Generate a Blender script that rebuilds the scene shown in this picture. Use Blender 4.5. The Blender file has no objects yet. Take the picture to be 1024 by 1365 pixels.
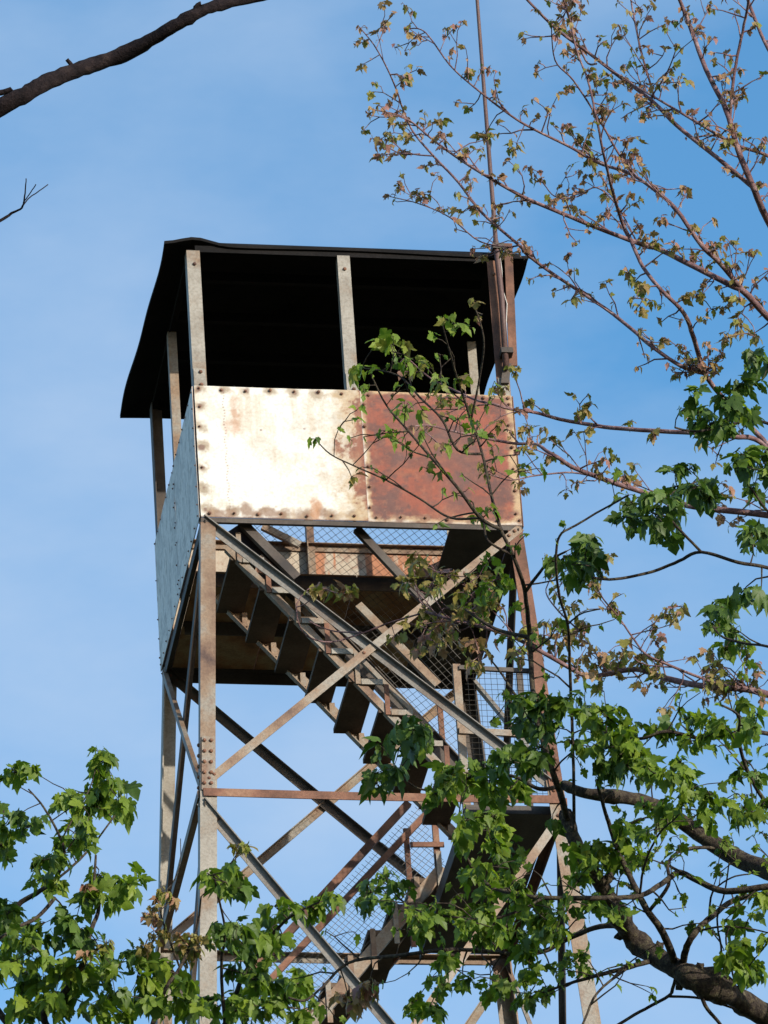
import bpy, bmesh, math, random
import numpy as np
from mathutils import Vector, Matrix
random.seed(7); rng = np.random.RandomState(7)
C = bpy.context.scene.collection
R_ = math.radians
# ------------------------------------------------------------------ camera / light / exposure
CAB_W, CAB_D, CAB_H, EAVE = 2.13, 2.017, 1.011, 2.141
LEVEL = 2.11                                  # height of the first bay under the cab
CAM = Vector((-5.88689599, -37.2343319, -22.7285087))   # camera, measured from the cab's floor corner
PAN, TILT, ROLL, FPX = 0.188495571, 0.541700182, -0.0701029042, 8994.60696
GROUND = CAM.z - 1.6
OFF = Vector((-CAB_W / 2, -CAB_D / 2, -GROUND))          # floor corner -> world (tower base centre = origin)
fw = Vector((math.sin(PAN) * math.cos(TILT), math.cos(PAN) * math.cos(TILT), math.sin(TILT)))
r0 = Vector((math.cos(PAN), -math.sin(PAN), 0)); u0 = r0.cross(fw)
rt = r0 * math.cos(ROLL) + u0 * math.sin(ROLL); up = -r0 * math.sin(ROLL) + u0 * math.cos(ROLL)
cam = bpy.data.cameras.new('camera'); cam.sensor_fit = 'VERTICAL'; cam.sensor_height = 24
cam.lens = FPX / 1365 * 24; cam.clip_start = 0.5; cam.clip_end = 6000
co = bpy.data.objects.new('camera', cam); C.objects.link(co)
co.matrix_world = Matrix.Translation(CAM + OFF) @ Matrix((rt, up, -fw)).transposed().to_4x4()
bpy.context.scene.camera = co
SUN_EL, SUN_AZ = R_(15.5), R_(146)            # azimuth clockwise from +Y
w = bpy.data.worlds.new('World'); bpy.context.scene.world = w; w.use_nodes = True
nt = w.node_tree; nt.nodes.clear()
sky = nt.nodes.new('ShaderNodeTexSky'); sky.sky_type = 'NISHITA'; sky.sun_disc = False
sky.sun_elevation = SUN_EL; sky.sun_rotation = SUN_AZ; sky.altitude = 400
sky.air_density = 1.0; sky.dust_density = 1.0; sky.ozone_density = 3.2
tc = nt.nodes.new('ShaderNodeTexCoord'); mp = nt.nodes.new('ShaderNodeMapping'); mp.inputs['Scale'].default_value = (1, 1, 2.2); mp.inputs['Location'].default_value = (201.39, 104.37, 48.51)
ns = nt.nodes.new('ShaderNodeTexNoise'); ns.inputs['Scale'].default_value = 5.5; ns.inputs['Detail'].default_value = 7; ns.inputs['Roughness'].default_value = .55
cr = nt.nodes.new('ShaderNodeValToRGB'); cr.color_ramp.elements[0].position = .43; cr.color_ramp.elements[1].position = .72
cr.color_ramp.elements[0].color = (0, 0, 0, 1); cr.color_ramp.elements[1].color = (.75, .75, .75, 1)
mx = nt.nodes.new('ShaderNodeMixRGB'); mx.inputs[2].default_value = (2.75, 3.45, 4.5, 1)
bg = nt.nodes.new('ShaderNodeBackground'); bg.inputs[1].default_value = 0.15
ow = nt.nodes.new('ShaderNodeOutputWorld')
L = nt.links.new
L(tc.outputs['Generated'], mp.inputs[0]); L(mp.outputs[0], ns.inputs[0]); L(ns.outputs[0], cr.inputs[0])
hs = nt.nodes.new('ShaderNodeHueSaturation'); hs.inputs['Hue'].default_value = .490; hs.inputs['Saturation'].default_value = 1.13; hs.inputs['Value'].default_value = 1.42
L(sky.outputs[0], hs.inputs['Color']); L(cr.outputs[0], mx.inputs[0]); L(hs.outputs[0], mx.inputs[1]); L(mx.outputs[0], bg.inputs[0]); L(bg.outputs[0], ow.inputs[0])
sl = bpy.data.lights.new('sun', 'SUN'); sl.energy = 4.2; sl.angle = R_(.5); sl.color = (1, .93, .80)
so = bpy.data.objects.new('sun', sl); C.objects.link(so); so.location = (30, -30, 60)
sdir = Vector((math.sin(SUN_AZ) * math.cos(SUN_EL), math.cos(SUN_AZ) * math.cos(SUN_EL), math.sin(SUN_EL)))
so.rotation_euler = sdir.to_track_quat('Z', 'Y').to_euler()
vs = bpy.context.scene.view_settings; vs.view_transform = 'Standard'; vs.look = 'None'; vs.exposure = .4; vs.gamma = 1

# ------------------------------------------------------------------ helpers
def ray(px, py): return (fw * FPX + rt * (px - 512) + up * (682.5 - py)).normalized()
def onX(px, py, X): d = ray(px, py); return CAM + d * ((X - CAM.x) / d.x)
def onY(px, py, Y): d = ray(px, py); return CAM + d * ((Y - CAM.y) / d.y)
def onZ(px, py, Z): d = ray(px, py); return CAM + d * ((Z - CAM.z) / d.z)
def atD(px, py, D): return CAM + ray(px, py) * D
def V(*a): return Vector(a)
class MB:
    def __init__(s): s.v = []; s.f = []
    def add(s, vs, fs):
        n = len(s.v); s.v += [tuple(p) for p in vs]; s.f += [tuple(i + n for i in f) for f in fs]; return s
    def box(s, a, b):
        x0, y0, z0 = a; x1, y1, z1 = b
        return s.add([(x0,y0,z0),(x1,y0,z0),(x1,y1,z0),(x0,y1,z0),(x0,y0,z1),(x1,y0,z1),(x1,y1,z1),(x0,y1,z1)],
                     [(0,3,2,1),(4,5,6,7),(0,1,5,4),(1,2,6,5),(2,3,7,6),(3,0,4,7)])
    def prism(s, p, q, prof, a, b, bow=None):
        """profile [(u,v)] in directions a,b extruded from p to q"""
        n = len(prof)
        if bow is not None:
            K = 8; vs = []
            for i in range(K+1):
                c = p.lerp(q, i/K) + bow*math.sin(math.pi*i/K)
                vs += [c + a*u + b*v for u, v in prof]
            fs = [tuple(range(n)), tuple(range(K*n+n-1, K*n-1, -1))] + [(r*n+i, r*n+i+n, r*n+(i+1) % n+n, r*n+(i+1) % n) for r in range(K) for i in range(n)]
            if (a.cross(b)).dot(q-p) >= 0: fs = [tuple(reversed(f)) for f in fs]
            return s.add(vs, fs)
        vs = [p + a * u + b * v for u, v in prof] + [q + a * u + b * v for u, v in prof]
        ccw = (a.cross(b)).dot(q - p) < 0
        fs = [tuple(range(n)), tuple(range(2 * n - 1, n - 1, -1))] + [(i, i + n, (i + 1) % n + n, (i + 1) % n) for i in range(n)]
        if not ccw: fs = [tuple(reversed(f)) for f in fs]
        return s.add(vs, fs)
    def angle(s, p, q, a, b, wa, wb, t=.008, bow=None):
        ax = (q - p).normalized(); a = (a - ax * a.dot(ax)).normalized(); b = b - ax * b.dot(ax); b = (b - a * b.dot(a)).normalized()
        return s.prism(p, q, [(0,0),(wa,0),(wa,t),(t,t),(t,wb),(0,wb)], a, b, bow)
    def bar(s, p, q, wa, wb, a=None):
        ax = (q - p).normalized(); a = a or (V(0,0,1) if abs(ax.z) < .9 else V(1,0,0))
        a = (a - ax * a.dot(ax)).normalized(); b = ax.cross(a)
        return s.prism(p, q, [(-wa/2,-wb/2),(wa/2,-wb/2),(wa/2,wb/2),(-wa/2,wb/2)], a, b)
    def tube(s, pts, rad, n=6, bump=0, cap=True):
        k = len(pts); fr = None; base = len(s.v); vs = []; fs = []
        for i in range(k):
            t = (pts[min(i+1,k-1)] - pts[max(i-1,0)])
            t = t.normalized() if t.length > 1e-9 else V(0,0,1)
            if fr is None: fr = t.orthogonal().normalized()
            fr = (fr - t * fr.dot(t)).normalized(); bn = t.cross(fr)
            for j in range(n):
                a = 2 * math.pi * j / n; r = rad[i] * (1 + (random.uniform(-bump, bump) if bump else 0))
                vs.append(pts[i] + fr * (math.cos(a) * r) + bn * (math.sin(a) * r))
        for i in range(k - 1):
            for j in range(n):
                j2 = (j + 1) % n; fs.append((i*n+j, i*n+j2, (i+1)*n+j2, (i+1)*n+j))
        if cap: fs += [tuple(range(n-1,-1,-1)), tuple(range((k-1)*n, k*n))]
        return s.add(vs, fs)
    def build(s, name, mat, parent=None, smooth=False, kind=None, label=None):
        me = bpy.data.meshes.new(name); me.from_pydata([(v[0]+OFF.x, v[1]+OFF.y, v[2]+OFF.z) for v in s.v], [], s.f)
        me.materials.append(mat); me.update()
        if smooth: me.polygons.foreach_set('use_smooth', [True] * len(me.polygons))
        o = bpy.data.objects.new(name, me); C.objects.link(o)
        if parent: attach(o, parent)
        if kind: o['kind'] = kind
        if label: o['label'] = label
        return o
LOC = {}
def attach(o, parent):
    o.parent = parent
    o.matrix_parent_inverse = LOC.get(parent.name, Matrix.Identity(4)).inverted()
def thing(name, loc, label, cat, group=None):
    o = bpy.data.objects.new(name, None); C.objects.link(o); o.location = loc; o.empty_display_size = .3
    LOC[o.name] = Matrix.Translation(loc); o['label'] = label; o['category'] = cat
    if group: o['group'] = group
    return o
# ------------------------------------------------------------------ materials
def newmat(name):
    m = bpy.data.materials.new(name); m.use_nodes = True; n = m.node_tree
    return m, n, n.nodes['Principled BSDF'], n.links.new
def ramp(n, stops):
    c = n.nodes.new('ShaderNodeValToRGB'); e = c.color_ramp.elements
    while len(e) < len(stops): e.new(.5)
    for i, (p, col) in enumerate(stops): e[i].position = p; e[i].color = (*col, 1)
    return c
def noise(n, L, scale, detail=6, rough=.6, sc=(1,1,1), coord='Object', rnd=True):
    t = n.nodes.new('ShaderNodeTexCoord'); m = n.nodes.new('ShaderNodeMapping'); m.inputs['Scale'].default_value = sc
    x = n.nodes.new('ShaderNodeTexNoise'); x.inputs['Scale'].default_value = scale; x.inputs['Detail'].default_value = detail; x.inputs['Roughness'].default_value = rough
    L(t.outputs[coord], m.inputs[0])
    if rnd:
        oi = n.nodes.new('ShaderNodeObjectInfo'); mu = n.nodes.new('ShaderNodeMath'); mu.operation = 'MULTIPLY'; mu.inputs[1].default_value = 37
        L(oi.outputs['Random'], mu.inputs[0]); L(mu.outputs[0], m.inputs['Location'])
    L(m.outputs[0], x.inputs[0]); return x
def mixc(n, L, fac, a, b, mode='MIX'):
    m = n.nodes.new('ShaderNodeMixRGB'); m.blend_type = mode
    for i, s in ((0, fac), (1, a), (2, b)):
        if hasattr(s, 'links') or hasattr(s, 'is_linked'): L(s, m.inputs[i])
        elif isinstance(s, (int, float)): m.inputs[i].default_value = s
        else: m.inputs[i].default_value = (*s, 1)
    return m
def bump(n, L, src, bs, strength=.3, dist=.01):
    b = n.nodes.new('ShaderNodeBump'); b.inputs['Strength'].default_value = strength; b.inputs['Distance'].default_value = dist
    L(src, b.inputs['Height']); L(b.outputs[0], bs.inputs['Normal'])
def steel(name, stops, rough=.6, metal=.15):
    m, n, bs, L = newmat(name)
    a = noise(n, L, 3.2, 8, .6); c = ramp(n, stops); L(a.outputs[0], c.inputs[0])
    f = noise(n, L, 60, 4, .7); r2 = ramp(n, [(.36, (.62,.57,.52)), (.58, (1.0,1.0,1.0))]); L(f.outputs[0], r2.inputs[0])
    x = mixc(n, L, .7, c.outputs[0], r2.outputs[0], 'MULTIPLY'); L(x.outputs[0], bs.inputs['Base Color'])
    bs.inputs['Roughness'].default_value = rough; bs.inputs['Metallic'].default_value = metal
    bump(n, L, f.outputs[0], bs, .35, .003); return m
GREY, TAN, RUST, DRUST, WHT = (.23,.205,.17), (.20,.135,.085), (.12,.052,.030), (.05,.022,.016), (.42,.36,.28)
M = {}
M['grey'] = steel('galvanised_steel', [(.22, RUST), (.36, TAN), (.47, GREY), (.62, (.29,.265,.225)), (.78, TAN)])
M['tan'] = steel('weathered_steel', [(.25, DRUST), (.37, (.15,.085,.05)), (.48, (.21,.14,.088)), (.60, GREY), (.70, (.16,.085,.048)), (.82, WHT)])
M['rust'] = steel('rusty_steel', [(.28, DRUST), (.42, RUST), (.55, (.19,.085,.05)), (.66, (.27,.15,.09)), (.80, WHT)], .8, 0)
M['slate'] = steel('grey_weathered_steel', [(.25, (.12,.08,.055)), (.42, (.15,.135,.12)), (.58, (.20,.185,.165)), (.75, (.24,.18,.13))])
M['mast'] = steel('dark_rust_pipe', [(.3, (.05,.025,.02)), (.5, (.10,.05,.042)), (.7, (.13,.075,.06))], .6, .1)
M['dark'] = steel('dark_steel', [(.3, (.025,.017,.013)), (.45, (.055,.038,.028)), (.6, (.08,.064,.052)), (.75, (.075,.036,.02))], .7, 0)
M['plate'] = steel('rusty_floor_plate', [(.3, (.10,.035,.015)), (.45, (.30,.13,.05)), (.58, (.36,.23,.12)), (.72, (.20,.08,.03))], .8, 0)
M['wood'] = steel('old_tread_wood', [(.3, (.045,.03,.02)), (.5, (.10,.065,.043)), (.7, (.14,.10,.07))], .9, 0)
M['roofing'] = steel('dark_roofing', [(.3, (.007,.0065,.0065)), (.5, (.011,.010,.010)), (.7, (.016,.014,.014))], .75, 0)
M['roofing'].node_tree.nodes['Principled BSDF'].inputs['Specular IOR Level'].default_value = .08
M['wire'] = steel('mesh_wire', [(.3, (.05,.04,.035)), (.5, (.08,.07,.06)), (.7, (.11,.10,.09))], .6, .2)
def paintmat(name):
    m, n, bs, L = newmat(name)
    at = n.nodes.new('ShaderNodeAttribute'); at.attribute_name = 'paint'
    f = noise(n, L, 45, 6, .7); r2 = ramp(n, [(.36, (.72,.64,.56)), (.56, (1,1,1))]); L(f.outputs[0], r2.inputs[0])
    x = mixc(n, L, .55, at.outputs['Color'], r2.outputs[0], 'MULTIPLY'); L(x.outputs[0], bs.inputs['Base Color'])
    bs.inputs['Roughness'].default_value = .62; bump(n, L, f.outputs[0], bs, .25, .003); return m
M['paint'] = paintmat('peeling_paint')
def barkmat(name, stops, scale=26):
    m, n, bs, L = newmat(name)
    a = noise(n, L, scale, 8, .7, rnd=False); c = ramp(n, stops); L(a.outputs[0], c.inputs[0]); L(c.outputs[0], bs.inputs['Base Color'])
    bs.inputs['Roughness'].default_value = .9; bs.inputs['Specular IOR Level'].default_value = .12; bump(n, L, a.outputs[0], bs, .9, .018); return m
M['bark'] = barkmat('maple_bark', [(.34, (.018,.014,.012)), (.48, (.05,.038,.032)), (.60, (.085,.07,.045)), (.66, (.15,.13,.085)), (.78, (.05,.045,.03))], 42)
M['twig'] = barkmat('reddish_twig_bark', [(.3, (.075,.042,.046)), (.5, (.165,.095,.098)), (.7, (.36,.25,.245))], 18)
M['deadbark'] = barkmat('dead_branch_bark', [(.35, (.008,.006,.007)), (.55, (.02,.014,.015)), (.7, (.04,.028,.026))])
def leafmat(name, cols, trans=.35):
    m, n, bs, L = newmat(name)
    oi = n.nodes.new('ShaderNodeObjectInfo'); g = n.nodes.new('ShaderNodeNewGeometry')
    ad = n.nodes.new('ShaderNodeMath'); ad.operation = 'ADD'; fr = n.nodes.new('ShaderNodeMath'); fr.operation = 'FRACT'
    L(oi.outputs['Random'], ad.inputs[0]); L(g.outputs['Random Per Island'], ad.inputs[1]); L(ad.outputs[0], fr.inputs[0])
    k = len(cols); c = ramp(n, [(i / (k - 1), col) for i, col in enumerate(cols)]); L(fr.outputs[0], c.inputs[0])
    f = noise(n, L, 3.2, 3, .6); r2 = ramp(n, [(.35, (.75,.75,.7)), (.65, (1.1,1.1,1.05))]); L(f.outputs[0], r2.inputs[0])
    x = mixc(n, L, .6, c.outputs[0], r2.outputs[0], 'MULTIPLY')
    L(x.outputs[0], bs.inputs['Base Color']); bs.inputs['Roughness'].default_value = .5
    bs.inputs['Specular IOR Level'].default_value = .3
    tr = n.nodes.new('ShaderNodeBsdfTranslucent'); y = mixc(n, L, 1, x.outputs[0], (1.1,1.25,.6), 'MULTIPLY'); L(y.outputs[0], tr.inputs[0])
    ms = n.nodes.new('ShaderNodeMixShader'); ms.inputs[0].default_value = trans
    out = n.nodes['Material Output']; L(bs.outputs[0], ms.inputs[1]); L(tr.outputs[0], ms.inputs[2]); L(ms.outputs[0], out.inputs[0]); return m
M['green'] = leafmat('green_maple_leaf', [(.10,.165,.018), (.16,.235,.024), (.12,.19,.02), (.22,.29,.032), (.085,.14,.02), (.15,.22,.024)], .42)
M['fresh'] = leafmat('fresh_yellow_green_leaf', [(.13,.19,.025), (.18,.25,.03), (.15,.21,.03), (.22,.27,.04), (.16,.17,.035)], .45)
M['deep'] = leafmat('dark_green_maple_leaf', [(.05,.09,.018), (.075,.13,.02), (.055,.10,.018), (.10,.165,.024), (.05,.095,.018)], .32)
M['olive'] = leafmat('olive_young_leaf', [(.22,.20,.045), (.24,.15,.06), (.17,.20,.035), (.27,.18,.07), (.25,.24,.05)])
M['red'] = leafmat('reddish_young_leaf', [(.30,.14,.11), (.34,.20,.11), (.28,.13,.125), (.32,.22,.09), (.30,.16,.11)], .3)
# ------------------------------------------------------------------ ground
def ground():
    m, n, bs, L = newmat('forest_floor')
    a = noise(n, L, .35, 8, .6, rnd=False); c = ramp(n, [(.3, (.035,.028,.018)), (.5, (.05,.055,.022)), (.7, (.06,.075,.028))]); L(a.outputs[0], c.inputs[0])
    L(c.outputs[0], bs.inputs['Base Color']); bs.inputs['Roughness'].default_value = 1
    bm = bmesh.new(); ks = [0, 8, 20, 40, 80, 160, 400, 1000, 2500]; rings = []
    cen = bm.verts.new((0, 0, 0))
    for r in ks[1:]:
        rings.append([bm.verts.new((r*math.cos(a*math.pi/24), r*math.sin(a*math.pi/24), 0)) for a in range(48)])
    for j in range(48): bm.faces.new((cen, rings[0][j], rings[0][(j+1) % 48]))
    for i in range(len(rings)-1):
        for j in range(48): bm.faces.new((rings[i][j], rings[i+1][j], rings[i+1][(j+1) % 48], rings[i][(j+1) % 48]))
    me = bpy.data.meshes.new('ground'); bm.to_mesh(me); bm.free(); me.materials.append(m)
    o = bpy.data.objects.new('ground', me); C.objects.link(o); o['kind'] = 'structure'
ground()
# ------------------------------------------------------------------ the tower
W, D, H = CAB_W, CAB_D, CAB_H
X, Y, Z = V(1,0,0), V(0,1,0), V(0,0,1)
T = thing('fire_tower', (0,0,0), 'tall rusty steel lookout tower with an open roofed cab and zigzag stairs', 'tower')
TX, TY = .1152 / LEVEL, .1041 / LEVEL        # taper per metre down
def corner(ix, iy, z):
    d = -z; return V((-TX*d) if ix == 0 else (W + TX*d), (-TY*d) if iy == 0 else (D + TY*d), z)
LV = [0, -LEVEL, -5.95, -10.2, -14.7, -19.4, GROUND + .25]
sx = [1, -1]
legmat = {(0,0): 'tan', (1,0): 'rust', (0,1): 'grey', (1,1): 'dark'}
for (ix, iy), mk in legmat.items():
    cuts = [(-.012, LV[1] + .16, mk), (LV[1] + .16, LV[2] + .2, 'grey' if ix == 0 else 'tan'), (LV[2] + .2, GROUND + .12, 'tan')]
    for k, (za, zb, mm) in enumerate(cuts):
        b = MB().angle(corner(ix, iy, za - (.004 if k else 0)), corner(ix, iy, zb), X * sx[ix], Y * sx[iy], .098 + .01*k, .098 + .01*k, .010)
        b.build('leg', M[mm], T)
    f = MB(); c = corner(ix, iy, GROUND)
    f.box((c.x-.3, c.y-.3, GROUND-.3), (c.x+.3, c.y+.3, GROUND+.12)).build('footing', M['plate'], T)
def bolt(mb, p, nrm, r=.013, h=.014):
    a = nrm.orthogonal().normalized(); b = nrm.cross(a)
    vs = []
    for k, (rr, hh) in enumerate(((r, 0), (r, h*.6), (r*.5, h))):
        vs += [p + a*math.cos(i*math.pi/3)*rr + b*math.sin(i*math.pi/3)*rr + nrm*hh for i in range(6)]
    fs = [(i, (i+1)%6, 6+(i+1)%6, 6+i) for i in range(6)] + [(6+i, 6+(i+1)%6, 12+(i+1)%6, 12+i) for i in range(6)] + [tuple(range(12, 18))]
    mb.add(vs, fs)
# splice plates at level 1 on the front legs, and their bolts
for ix in (0, 1):
    pa, pb = corner(ix, 0, LV[1] + .42), corner(ix, 0, LV[1] + .02); s = sx[ix]
    pl = MB().prism(pa + V(s*.008, -.011, 0), pb + V(s*.008, -.011, 0), [(0,0),(.085,0),(.085,.009),(0,.009)], X*s, Y).build('splice_plate', M['tan' if ix == 0 else 'rust'], T)
    bl = MB()
    for k in range(5):
        for u in (.025, .068):
            p = pa.lerp(pb, (k + .4) / 5); bolt(bl, p + V(s*u, -.011, 0), V(0,-1,0))
            if u < .05: bolt(bl, p + V(0, u + .03, 0), V(-s, 0, 0))
    bl.build('bolt', M['rust'], pl, kind='stuff')
def face(i):   # two corners of a face, inward normal
    return [((0,0),(1,0),Y), ((0,1),(1,1),-Y), ((0,0),(0,1),X), ((1,0),(1,1),-X)][i]
for fi in range(4):
    ca, cb, inn = face(fi)
    for b in range(len(LV) - 1):
        zt, zb = LV[b], LV[b+1]
        zt2 = zt - .03 if b else zt + .005
        hb = 1 if b else 0
        for k, (c1, c2) in enumerate(((ca, cb), (cb, ca))):
            p, q = corner(*c1, zt2), corner(*c2, zb + .05)
            p = p.lerp(q, .012); q = q.lerp(p, .012)
            off = inn * (.022 if k == 0 else -.002)
            up_in_face = Z
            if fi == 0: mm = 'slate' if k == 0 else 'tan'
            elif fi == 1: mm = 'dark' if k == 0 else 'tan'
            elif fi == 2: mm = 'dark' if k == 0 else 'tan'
            else: mm = 'dark' if k == 0 else 'grey'
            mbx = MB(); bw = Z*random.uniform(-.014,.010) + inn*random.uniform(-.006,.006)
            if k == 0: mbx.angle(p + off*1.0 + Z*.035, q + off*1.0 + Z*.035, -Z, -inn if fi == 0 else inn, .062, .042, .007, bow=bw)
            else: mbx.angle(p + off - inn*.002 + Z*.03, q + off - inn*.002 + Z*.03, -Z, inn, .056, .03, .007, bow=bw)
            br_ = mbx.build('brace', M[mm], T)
            if fi < 2 and b < 2:
                bb_ = MB()
                for t in (.012, .03, .97, .985) + ((.5,) if k else ()):
                    bolt(bb_, p.lerp(q, t) + off - inn*.003 + Z*.002, -inn if fi == 0 else inn*1.0, .012, .013)
                bb_.build('bolt', M['rust'], br_, kind='stuff')
        if b < len(LV) - 1:
            p, q = corner(*ca, zb), corner(*cb, zb)
            d = (q - p).normalized()
            p2, q2 = p + d*.02 - inn*.014, q - d*.02 - inn*.014
            if b < len(LV) - 2:
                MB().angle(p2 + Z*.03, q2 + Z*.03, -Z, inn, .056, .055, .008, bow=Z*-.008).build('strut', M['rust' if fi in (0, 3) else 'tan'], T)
# ---- cab floor frame
fl = MB()
fl.angle(V(0,-.004,.0), V(W,-.004,0), -Z, Y, .035, .07, .007).build('floor_beam', M['dark'], T)
MB().angle(V(0,D,0), V(W,D,0), -Z, -Y, .085, .06, .007).build('floor_beam', M['dark'], T)
MB().angle(V(.004,.02,-.001), V(.004,D-.02,-.001), -Z, X, .075, .05, .007).build('floor_beam', M['dark'], T)
MB().angle(V(W-.004,.02,-.001), V(W-.004,D-.02,-.001), -Z, -X, .075, .05, .007).build('floor_beam', M['dark'], T)
for y in (.70, 1.33):
    MB().angle(V(.06,y,-.004), V(W-.06,y,-.004), -Z, Y, .10, .06, .007).build('floor_joist', M['dark'], T)
xs = [.06, .62, 1.14, 1.66, W-.06]
for j, (ya, yb) in enumerate(((.70, 1.33), (1.335, D-.05))):
    for i in range(4):
        MB().box((xs[i], ya, 0), (xs[i+1]-.006, yb, .012)).build('floor_plate', M['plate' if i < 3 else 'dark'], T)
MB().box((1.66, .03, 0), (W-.06, .695, .012)).build('floor_plate', M['dark'], T)
# ---- painted panels
def fbm(x, y, seed, oct=5, per=.72):
    r = np.random.RandomState(seed); out = np.zeros_like(x); a = 1; tot = 0
    for o in range(oct):
        f = 2 ** o; g = r.rand(64, 64); xi = x*f; yi = y*f
        x0 = np.floor(xi).astype(int); y0 = np.floor(yi).astype(int); tx = xi-x0; ty = yi-y0
        tx = tx*tx*(3-2*tx); ty = ty*ty*(3-2*ty)
        v = (g[x0 % 64, y0 % 64]*(1-tx)*(1-ty) + g[(x0+1) % 64, y0 % 64]*tx*(1-ty) + g[x0 % 64, (y0+1) % 64]*(1-tx)*ty + g[(x0+1) % 64, (y0+1) % 64]*tx*ty)
        out += a*v; tot += a; a *= per
    return out / tot
def smooth(a, b, x): t = np.clip((x-a)/(b-a), 0, 1); return t*t*(3-2*t)
CREAM, STAIN, RR, DR = np.array((.66,.64,.59)), np.array((.40,.27,.13)), np.array((.22,.06,.027)), np.array((.10,.034,.022))
def panel(name, origin, ax, wid, hei, nrm, paint, label=None, thick=.006, warp=.004, seed=1, rivets=None):
    nx, ny = int(wid/.0065), int(hei/.0065)
    u, v = np.meshgrid(np.linspace(0, wid, nx), np.linspace(0, hei, ny))
    wz = (fbm(u*1.6+3, v*1.6+5, seed+50, 3)-.5)*warp*2 + (fbm(u*5, v*5, seed+80, 2)-.5)*.006
    col = paint(u, v)
    P = np.array(origin)[None,None] + u[...,None]*np.array(ax) + v[...,None]*np.array((0,0,1.)) + (wz[...,None]+thick)*np.array(nrm)
    vs = P.reshape(-1,3); fs = []
    idx = np.arange(nx*ny).reshape(ny, nx)
    q = np.stack([idx[:-1,:-1], idx[:-1,1:], idx[1:,1:], idx[1:,:-1]], -1).reshape(-1,4)
    flip = np.dot(np.cross(np.array(ax), (0,0,1.)), np.array(nrm)) < 0
    if flip: q = q[:,::-1]
    n0 = nx*ny
    # back sheet + rim
    cor = [np.array(origin)+np.array(ax)*a+np.array((0,0,1.))*b for a, b in ((0,0),(wid,0),(wid,hei),(0,hei))]
    fr_i = [0, nx-1, nx*ny-1, nx*(ny-1)]
    vs = np.vstack([vs, np.array(cor)])
    rim = []
    edges = [list(idx[0,:]), list(idx[:,-1]), list(idx[-1,::-1]), list(idx[::-1,0])]
    for k, e in enumerate(edges): rim.append(tuple(list(reversed(e)) + [n0+k, n0+(k+1) % 4]))
    back = (n0+3, n0+2, n0+1, n0)
    if flip: rim = [tuple(reversed(r)) for r in rim]; back = tuple(reversed(back))
    me = bpy.data.meshes.new(name)
    me.from_pydata((vs + np.array(OFF)).tolist(), [], [tuple(int(i) for i in r) for r in q] + [tuple(int(i) for i in r) for r in rim] + [back])
    ca = me.color_attributes.new('paint', 'FLOAT_COLOR', 'POINT')
    cc = np.ones((len(vs), 4), np.float32); cc[:n0,:3] = col.reshape(-1,3); cc[n0:,:3] = RR*.9
    ca.data.foreach_set('color', cc.ravel()); me.materials.append(M['paint']); me.update()
    o = bpy.data.objects.new(name, me); C.objects.link(o); attach(o, T)
    if label: o['label'] = label
    if rivets:
        rv = MB()
        for (a, b) in rivets:
            if random.random() < .07: continue
            a += random.uniform(-.009,.009); b += random.uniform(-.007,.007)
            p = V(*origin) + V(*ax)*a + Z*b + V(*nrm)*(thick+.003)
            rs_ = (.0105 if nrm[1] else .006)*random.uniform(.7,1.15)
            bolt(rv, p, V(*nrm), rs_, .012 if nrm[1] else .008)
        rv.build('rivet', M['rust'], o, kind='stuff')
    return o
def blots(u, v, pts, r, seed, sx=1, sy=1):
    m = np.zeros_like(u); n = (fbm(u*14, v*14, seed, 4)-.5)
    for (a, b, k) in pts:
        d = np.sqrt(((u-a)/sx)**2 + ((v-b)/sy)**2)
        m = np.maximum(m, k*smooth(1.25, .25, d/r + n*2.2))
    return m
def lay(col, m, c): return col*(1-m[...,None]) + c*m[...,None]
edge_u, edge_v = [.05+.155*i for i in range(7)], [.05+.15*i for i in range(7)]
WL = W/2 + .045
def left_rivets():
    r = [(.025+.16*i, H-.028) for i in range(7)] + [(.028, .06+.158*i) for i in range(6)] + [(.06+.16*i, .03) for i in range(7)]
    return r
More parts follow.
